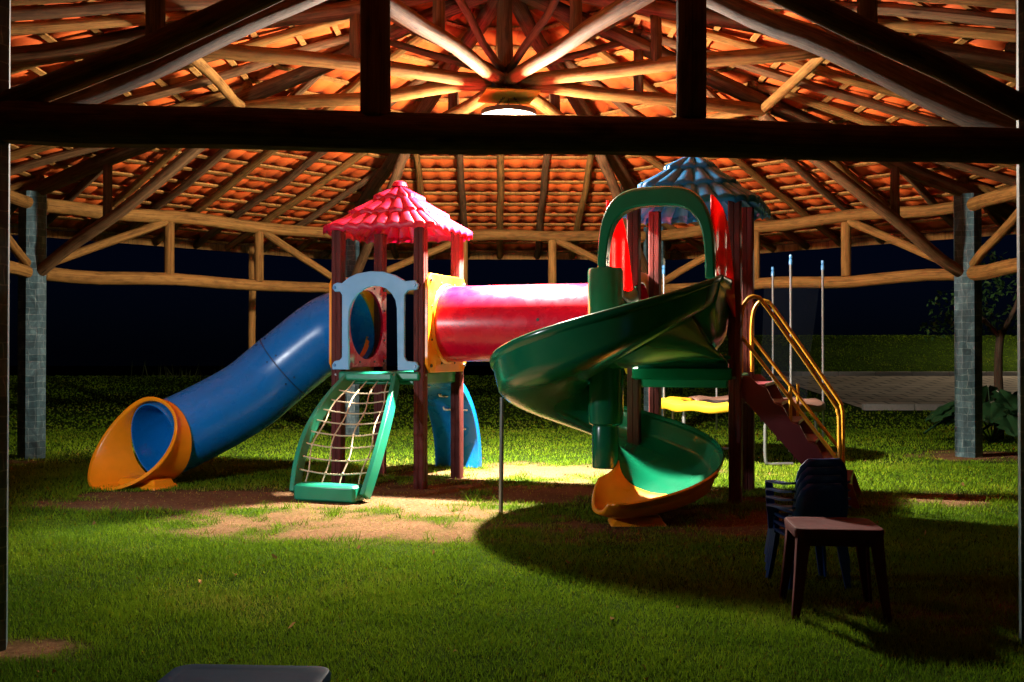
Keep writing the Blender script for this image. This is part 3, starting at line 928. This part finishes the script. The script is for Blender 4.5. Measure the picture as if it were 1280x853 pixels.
# central pole
g = G(); g.lathe([(.0,.32),(.10,.32),(.105,.34),(.105,.62),(.10,.64),(.13,.66),(.135,.70),(.135,1.82),(.125,1.84),(0,1.84)], SC, 28); pole = obj('centre_pole', g, M['green'], spi, sharp=40)
g = G(); g.lathe([(.05,1.84),(.05,1.85),(.018,1.86),(.018,1.88),(.025,1.885),(.018,1.90),(.026,1.915),(.02,1.94),(0,1.945)], SC, 12); obj('cap_nut', g, M['cap'], pole)
# orange exit
g = trough(372, 426, 3, .012)
for q in (.35, .7, .9, 1.0):
    a = 426; t = TH0 - radians(a); er = V((cos(t), sin(t), 0)); tg = V((sin(t), -cos(t), 0))
    F, Rm = smooth(fl, a), smooth(rim, a); sc_ = sect(Rm - F, .24); ns = len(sc_)
    for i, (r, h) in enumerate(sc_):
        b = sin(pi*i/(ns - 1))**.45
        g.v.append(SC + er*(r + .012*(r > .3)) + tg*(.17*b*q) + Z*(F + h + .035*b*q**3))
        g.a.append((0,0,0))
m_ = len(g.v)//ns
g.f = [(i*ns + j, i*ns + j + 1, (i+1)*ns + j + 1, (i+1)*ns + j) for i in range(m_ - 1) for j in range(ns - 1)]
sx = obj('exit_scoop', g, M['orange'], spi, sharp=60, solid=.03, label='orange scooped end of the spiral slide')
g = G()
c = SC + V((-.10, -.62, 0)); 
g.rings([[c + V((.26 - .0,0,0)) + V((sx_*w1, sy_*w2, z)) for sx_, sy_ in ((-1,-1),(1,-1),(1,1),(-1,1))] for z, w1, w2 in ((-.03,.20,.15),(.015,.19,.14),(.03,.17,.12),(.06,.16,.11))])
obj('foot', g, M['orange'], sx, bevel=.015)
# thin steel prop
g = G(); g.rod((-.085,7.74,-.1), (-.075,7.76,.86), .017); obj('prop', g, M['steel'], spi)

# ---- stairs on the right of the second tower
S0 = T2 + U*(HS + .06); SW = .365
gs = G()
stair = None
nst = 6; run = .128; rise = PF/7
for i in range(nst):
    zt = PF - .0 - rise*(i + .55); o_ = .02 + run*i
    g = G()
    c = S0 + U*(o_ + .06) + Z*(zt - .012)
    g.box(c, (.17, 2*SW, .03), (U, W, Z), .006)
    g.box(c + U*-.075 - Z*rise*.5, (.014, 2*SW, rise*.95), (U, W, Z), .003)
    if i == nst - 1: g.box(c - Z*(zt/2), (.16, 2*SW, zt), (U, W, Z), .01)
    gg = G()
    if i == 0:
        for sgn in (-1, 1):
            A = S0 + W*sgn*(SW + .018)
            pl = [(-.03, PF - .02), (.05, PF - .02)]
            for k in range(nst): pl += [(.05 + run*k + .06, PF - rise*(k + .55)), (.05 + run*(k + 1), PF - rise*(k + .75))]
            pl += [(.88, .0), (.73, .0), (-.03, PF - .17)]
            gg.prism(pl, A, U, Z, W, .02)
        stair = obj('staircase', gg, M['step_red'], play, bevel=.003)
    st = obj('step', g, M['step_red'], stair)
    gm = G(); gm.box(c + U*.087 + Z*.006, (.006, 2*SW*.96, .022), (U, W, Z)); obj('nosing', gm, M['steel'], stair)
for sgn in (-1, 1):
    B = S0 + W*sgn*(SW - .01)
    L = lambda o_, z: B + U*o_ + Z*z
    g = G()
    g.sweep(catmull([L(-.02,PF), L(-.02,PF+.42), L(.02,PF+.58), L(.10,PF+.61), L(.20,PF+.50), L(.66,.85), L(.715,.74), L(.725,.62), L(.725,.02)], 6), .016, n=10)
    obj('handrail', g, M['rail'], stair)
    g = G()
    g.sweep([L(-.02,PF+.30), L(.72,.36)], .015, n=10)
    g.sweep([L(.36,PF-.42), L(.36,PF-.10)], .013, n=10)
    obj('handrail', g, M['rail'], stair)

# ------------------------------------------------------------------ trampoline
TC = V((2.60, 11.75, 0)); TR = .88; TZZ = .62
tr = thing('trampoline', 'round garden trampoline with yellow edge pad painted brown along its shaded arc, steel poles and dark net behind the stairs', 'trampoline', TC)
ang = [-67, -10, 52, 95, 150]
circ = lambda r, z, k=48: [TC + V((r*cos(2*pi*i/k), r*sin(2*pi*i/k), z)) for i in range(k + 1)]
g = G(); g.sweep(circ(TR, TZZ), .02, n=8, cap=False); obj('frame_ring', g, M['steel'], tr)
g = G()
for a0_, a1_, mt in ((125, 282, M['yellow']), (284, 483, M['pad'])):  # second arc: shade on the yellow pad, painted in as brown
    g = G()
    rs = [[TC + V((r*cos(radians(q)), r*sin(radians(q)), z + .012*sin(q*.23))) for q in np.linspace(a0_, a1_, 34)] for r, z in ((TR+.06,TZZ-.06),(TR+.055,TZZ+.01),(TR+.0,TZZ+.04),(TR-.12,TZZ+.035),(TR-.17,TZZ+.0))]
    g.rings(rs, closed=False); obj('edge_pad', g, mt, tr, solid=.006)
g = G(); g.lathe([(0,-.02),(TR-.1,.0)][::-1], TC + Z*TZZ, 48); obj('jump_mat', g, M['black'], tr, solid=.004)
for k, t in enumerate(ang):
    t = radians(t); p = TC + V((cos(t)*(TR + .04), sin(t)*(TR + .04), 0))
    g = G(); g.rod(p + Z*.25, p + Z*2.17, .013); o = obj('net_pole', g, M['steel'], tr)
    g = G(); g.lathe([(.019,2.13),(.019,2.18),(.012,2.19),(.02,2.21),(.014,2.235),(0,2.24)], (p.x, p.y, 0), 10); obj('cap', g, M['cap'], o)
for k, t in enumerate([-85, -35, 20, 75, 140, 215]):
    t = radians(t); p = TC + V((cos(t)*TR, sin(t)*TR, 0)); tg = V((-sin(t), cos(t), 0))
    g = G(); g.sweep(catmull([p + Z*TZZ, p + Z*.1, p + Z*.02 + tg*.04, p + Z*.018 + tg*.12, p + Z*.018 + tg*.30], 5), .018, n=8); obj('leg', g, M['steel'], tr)
g = G(); rows = []
for r, z in ((TR - .14, TZZ + .04), (TR - .10, 1.2), (TR - .03, 1.7), (TR + .0, 2.02)):
    rows.append([TC + V((cos(radians(a))*r, sin(radians(a))*r, z - (.05*abs(sin(radians(a*3))) if z > 2 else 0))) for a in range(-62, 60, 4)])
g.rings(rows, closed=False); obj('safety_net', g, M['net'], tr)

# ------------------------------------------------------------------ small furniture
def small_table(loc, rz, mat, w, dpt, h, label):
    t = thing('small_table', label, 'table', (0,0,0))
    def rr(hx, hy, z, c=.045, k=5):
        out = []
        for sx, sy, a0 in ((1,-1,-90),(1,1,0),(-1,1,90),(-1,-1,180)):
            for i in range(k + 1):
                a = radians(a0 + 90*i/k); out.append(V((sx*(hx - c) + c*cos(a), sy*(hy - c) + c*sin(a), z)))
        return out
    g = G(); g.rings([rr(w/2-.012, dpt/2-.012, h-.045), rr(w/2-.004, dpt/2-.004, h-.045), rr(w/2, dpt/2, h-.012), rr(w/2-.004, dpt/2-.004, h-.002), rr(w/2-.012, dpt/2-.012, h), rr(w/2-.03, dpt/2-.03, h-.004)])
    obj('tabletop', g, mat, t, sharp=50)
    g = G(); g.rings([rr(w/2-.045, dpt/2-.045, z) for z in (h-.085, h-.03)]); obj('apron', g, mat, t)
    for sx in (-1, 1):
        for sy in (-1, 1):
            g = G(); rows = []
            for z, o_, s in ((h-.03, 0, .062), (h*.5, .012, .048), (0, .03, .034)):
                c = V((sx*(w/2 - .012 + o_), sy*(dpt/2 - .012 + o_), z))
                rows.append([c, c - V((sx*s,0,0)), c - V((sx*s, sy*.012, 0)), c - V((sx*.012, sy*.012, 0)), c - V((sx*.012, sy*s, 0)), c - V((0, sy*s, 0))])
            g.rings(rows); obj('leg', g, mat, t, bevel=.003)
    t.location = loc; t.rotation_euler = (0, 0, rz)
    return t
small_table((1.495, 4.80, 0), radians(-6), M['table'], .40, .36, .405, 'small dark red plastic table standing before the chair stack')
small_table((-.655, 2.40, 0), radians(-3), M['table2'], .40, .40, .415, 'small dark petrol plastic table cut off by the lower edge')

def kid_chair(label):
    t = thing('plastic_chair', label, 'chair', (0,0,0), 'stacked navy plastic chairs')
    m = M['chair']
    g = G()
    rows = []
    for y, z in ((-.15,.268),(-.08,.262),(.02,.262),(.11,.270),(.15,.266),(.16,.245)):
        rows.append([V((x*.165, y, z + .012*(abs(x)**3))) for x in (-1,-.75,-.4,0,.4,.75,1)])
    g.rings(rows, closed=False); obj('seat', g, m, t, solid=.012)
    g = G(); rows = []
    for i in range(9):
        q = i/8; z = .262 + .31*q; hw = .165*(1 if q < .6 else sqrt(max(.0, 1 - ((q - .6)/.42)**2))*.55 + .45)
        rows.append([V((x*hw, -.15 - .075*q - .03*(1 - x*x), z + .0)) for x in (-1,-.7,-.35,0,.35,.7,1)])
    g.rings(rows, closed=False); obj('backrest', g, m, t, solid=.012)
    for s in (-1, 1):
        g = G()
        pth = [V((s*.165,-.195,.44)), V((s*.195,-.12,.43)), V((s*.20,.02,.425)), V((s*.195,.10,.415)), V((s*.175,.135,.37)), V((s*.165,.14,.28))]
        P = catmull(pth, 5); rows = []
        for i, p in enumerate(P):
            d = (P[min(i+1, len(P)-1)] - P[max(i-1, 0)]).normalized(); X = V((1,0,0)); nn = d.cross(X).normalized()
            rows.append([p + X*a + nn*b for a, b in ((-.024,-.006),(.024,-.006),(.024,.006),(-.024,.006))])
        g.rings(rows); obj('armrest', g, m, t)
    for sx in (-1, 1):
        for sy in (-1, 1):
            g = G(); rows = []
            for z, o_, s in ((.26, 0, .055), (.12, .016, .045), (0, .032, .036)):
                c = V((sx*(.165 + o_), (.145 if sy > 0 else -.155) + sy*o_*.8, z))
                rows.append([c, c - V((sx*s,0,0)), c - V((sx*s, sy*.01, 0)), c - V((sx*.01, sy*.01, 0)), c - V((sx*.01, sy*s, 0)), c - V((0, sy*s, 0))])
            g.rings(rows); obj('leg', g, m, t)
    return t
def dup(root, loc, rz, label):
    r = root.copy(); C.objects.link(r); r.location = loc; r.rotation_euler = (0,0,rz); r['label'] = label
    for ch in list(root.children):
        c = ch.copy(); C.objects.link(c); c.parent = r
    return r
CHP = V((1.535, 5.36, 0)); crz = radians(8)
lab = ['lowest navy plastic chair of the stack, its legs on the lawn', 'second navy plastic chair up from the lawn in the stack', 'navy plastic chair just under the topmost one of the stack', 'topmost navy plastic chair of the stack, its backrest highest']
c0 = kid_chair(lab[0]); c0.location = CHP; c0.scale = (.84, .9, .95); c0.rotation_euler = (0,0,crz)
for k in range(1, 4):
    dup(c0, CHP + V((.002*k, .014*k, .040*k)), crz + radians(.6*k), lab[k])

# ------------------------------------------------------------------ beyond the pavilion
g = G(); g.log((-3.79, 15.0, -.2), (-3.79, 15.0, 2.78), .055, .05)
tag(obj('wooden_pole', g, M['log'], at=(-3.79,15.0,0)), 'thin wooden pole standing behind the blue tube slide', 'pole')

def leaf_cloud(cs, n, size, tint, lo=.5):
    """many leaf-shaped faces in clumps (quads)"""
    vs = []; col = []
    for c, r in cs:
        k = max(8, int(n*r[0]*r[1]*r[2]))
        p = rng.normal(0, 1, (k, 3)); p /= np.linalg.norm(p, axis=1)[:, None]
        p *= (rng.uniform(.15, 1, k)**.5)[:, None]; p = p*np.array(r) + np.array(c)
        a = rng.normal(0, 1, (k, 3)); a[:, 2] -= .5; a /= np.linalg.norm(a, axis=1)[:, None]
        b = np.cross(a, rng.normal(0, 1, (k, 3))); b /= np.linalg.norm(b, axis=1)[:, None]
        L = size*rng.uniform(.6, 1.3, k)[:, None]; w = L*.22
        q = np.stack([p, p + a*L*.5 + b*w, p + a*L, p + a*L*.5 - b*w], 1)
        vs.append(q.reshape(-1, 3))
        t = np.array(tint)*rng.uniform(lo, 1.4, k)[:, None]; col.append(np.repeat(t, 4, axis=0))
    return np.concatenate(vs), np.concatenate(col)

def leafy(name, label, cat, base, trunk, cs, n, size, tint, group=None):
    z0 = terz(base[0], base[1]); t = thing(name, label, cat, (base[0], base[1], z0), group)
    for (p0, p1, r0, r1) in trunk:
        g = G(); b = V((base[0], base[1], z0)); g.log(b + V(p0), b + V(p1), r0, r1, wob=.012); obj('trunk', g, M['bark'], t)
    v, c = leaf_cloud(cs, n, size, tint)
    o = tris_mesh('crown', v, c, M['leaf'], 4); o.parent = t
    return t
leafy('tree', 'low leafy tree beside the right slate column', 'tree', (6.75, 14.3), [((0,0,-.1),(.05,0,1.5),.07,.05), ((.05,0,1.4),(-.45,.1,2.0),.04,.02), ((.05,0,1.4),(.4,.0,2.2),.04,.02)],
      [((-.45,0,1.85),(.5,.4,.28)), ((.25,.1,2.25),(.5,.45,.3)), ((.0,.2,1.6),(.45,.4,.2)), ((-.75,.1,1.55),(.3,.3,.18)), ((.6,0,1.8),(.4,.4,.3)), ((-.2,0,2.5),(.3,.3,.15))], 5200, .085, (.03,.07,.018))
def big_leaf_plant(base, label, k=18, s=1.0):
    z0 = terz(*base); t = thing('philodendron', label, 'plant', (base[0], base[1], z0))
    b = V((base[0], base[1], z0))
    for i in range(k):
        a = i*2.4; el = radians(random.uniform(35, 80)); L = s*random.uniform(.45, .85)
        d = V((cos(a)*cos(el), sin(a)*cos(el), sin(el))); tip = b + d*L
        g = G(); side = d.cross(Z).normalized(); dn = (V((cos(a), sin(a), -.5))).normalized()
        g.sweep(catmull([b, b + d*L*.6 + Z*.03, tip], 4), .007, n=5)
        rows = []
        for j in range(9):
            q = j/8; w = s*.17*sin(pi*min(1, q*.92 + .06))**.7*(1 + (.25 if j % 2 else -.2)); c = tip + dn*q*s*.42 - Z*.06*q*q
            rows.append([c - side*w + Z*.02, c - side*w*.5 + Z*.035, c, c + side*w*.5 + Z*.035, c + side*w + Z*.02])
        o = len(g.v); g.rings(rows, closed=False)
        me = obj('leaf', g, LEAFP, t)
    return t
LEAFP = simple('glossy_leaf', (.018,.06,.02), .35, mott=.5, scale=5)
big_leaf_plant((6.35, 13.6), 'large-leaved plant by the foot of the right slate column')
big_leaf_plant((7.1, 13.3), 'broad-leaved plant at the right edge under the low tree', 16, 1.15)
# weeds on the far crest at left and dark shrubs behind
for (x, y, h, lbl) in ((-9.0,27.5,.5,'wispy tall weeds at the far left lawn edge'), (-7.6,27.6,.4,'short tuft of weeds at the far lawn edge'), (-4.6,27.2,.8,'tall weeds on the lawn edge behind the tube slide')):
    z0 = terz(x, y); n = 26
    vs = []
    px = rng.normal(0, .5, n); py = rng.normal(0, .3, n); a = rng.uniform(0, 6.28, n); hh = h*rng.uniform(.3, 1, n); ln = hh*rng.normal(0, .35, n)
    w = .018
    p0 = np.stack([px - w, py, 0*px], -1); p1 = np.stack([px + w, py, 0*px], -1); p2 = np.stack([px + np.cos(a)*ln, py + np.sin(a)*ln, hh], -1)
    col = np.repeat(np.array([[.07,.085,.025]])*rng.uniform(.6,1.3,n)[:, None], 3, axis=0)
    o = tris_mesh('weeds', np.stack([p0, p1, p2], 1).reshape(-1, 3), col, M['grass']); o.location = (x, y, z0)
    tag(o, lbl, 'weeds')

# ------------------------------------------------------------------ street lamps out on the path (lit, mostly out of frame)
def street_lamp(x, y, h, strength, label, col=(1.0,.82,.55), r=.11):
    z0 = terz(x, y); t = thing('street_lamp', label, 'street lamp', (x, y, z0)); b = V((x, y, z0))
    g = G(); g.rod(b, b + Z*h, .06, .04); obj('pole', g, M['steel'], t)
    g = G(); g.lathe([(.03,.0),(.10,.05),(.16,.12),(.17,.14),(.15,.16),(.06,.22),(0,.23)], b + Z*(h + .17), 20); obj('lamp_head', g, M['black'], t)
    g = G(); g.lathe([(0,0),(r*.6,.01),(r,.06),(r,.12),(r*.6,.16),(0,.17)], b + Z*h, 16); obj('globe', g, emit('street_glow', col, strength), t)
    return t
street_lamp(17.5, 29.5, 3.6, 3200, 'street lamp beside the paved path at right')
street_lamp(-17.5, 31.0, 3.2, 900, 'street lamp on the far left lawn')

# low garden floodlight on a short post, left of the frame, aimed across the play set
FL0 = V((-3.55, 6.0, 1.5))
fld = thing('floodlight', 'black garden floodlight on a short post on the lawn, aimed at the play set', 'floodlight', (FL0.x, FL0.y, 0))
aim = (V((-.6, 9.2, .9)) - FL0).normalized(); fx_ = aim.cross(Z).normalized(); fz_ = fx_.cross(aim)
g = G(); g.rod((FL0.x, FL0.y, -.1), (FL0.x, FL0.y, 1.42), .025); obj('pole', g, M['black'], fld)
g = G(); g.box(FL0, (.24, .07, .18), (fx_, aim, fz_), .012); obj('housing', g, M['black'], fld)
g = G(); g.box(FL0 + aim*.038, (.21, .006, .15), (fx_, aim, fz_)); obj('lens', g, emit('flood_glow', (1,.95,.88), 4), fld)
sp = bpy.data.lights.new('flood_beam', 'SPOT'); spo = bpy.data.objects.new('flood_beam', sp); C.objects.link(spo)
sp.energy = 330; sp.color = (.92,.96,1.0); sp.spot_size = radians(125); sp.spot_blend = .5; sp.shadow_soft_size = .09
spo.parent = fld; spo.location = FL0 + aim*.06 - OFF[fld]; spo.rotation_euler = aim.to_track_quat('-Z', 'Y').to_euler()

# ------------------------------------------------------------------ sky, camera, render
w = bpy.data.worlds.new('World'); scene.world = w; w.use_nodes = True
nt = w.node_tree; bg = nt.nodes['Background']
sk = nt.nodes.new('ShaderNodeTexSky'); sk.sky_type = 'NISHITA'; sk.sun_disc = False
sk.sun_elevation = radians(15); sk.sun_rotation = radians(200)
nt.links.new(mixc(nt, 1.0, sk.outputs[0], (.10,.22,1.0), 'MULTIPLY'), bg.inputs[0]); bg.inputs[1].default_value = .0008

cam = bpy.data.cameras.new('camera'); co = bpy.data.objects.new('camera', cam); C.objects.link(co)
cam.sensor_width = 36; cam.lens = 36*1284.6/1280; cam.clip_end = 1000; cam.clip_start = .05
co.location = (0, 0, 1.2); co.rotation_euler = (radians(90) + .011, 0, 0)
scene.camera = co
scene.view_settings.view_transform = 'Standard'; scene.view_settings.look = 'None'
scene.view_settings.exposure = 0; scene.view_settings.gamma = 1
scene.render.engine = 'CYCLES'
scene.cycles.use_denoising = True
scene.cycles.max_bounces = 8; scene.cycles.diffuse_bounces = 5
scene.cycles.sample_clamp_indirect = 6
scene.cycles.use_light_tree = True
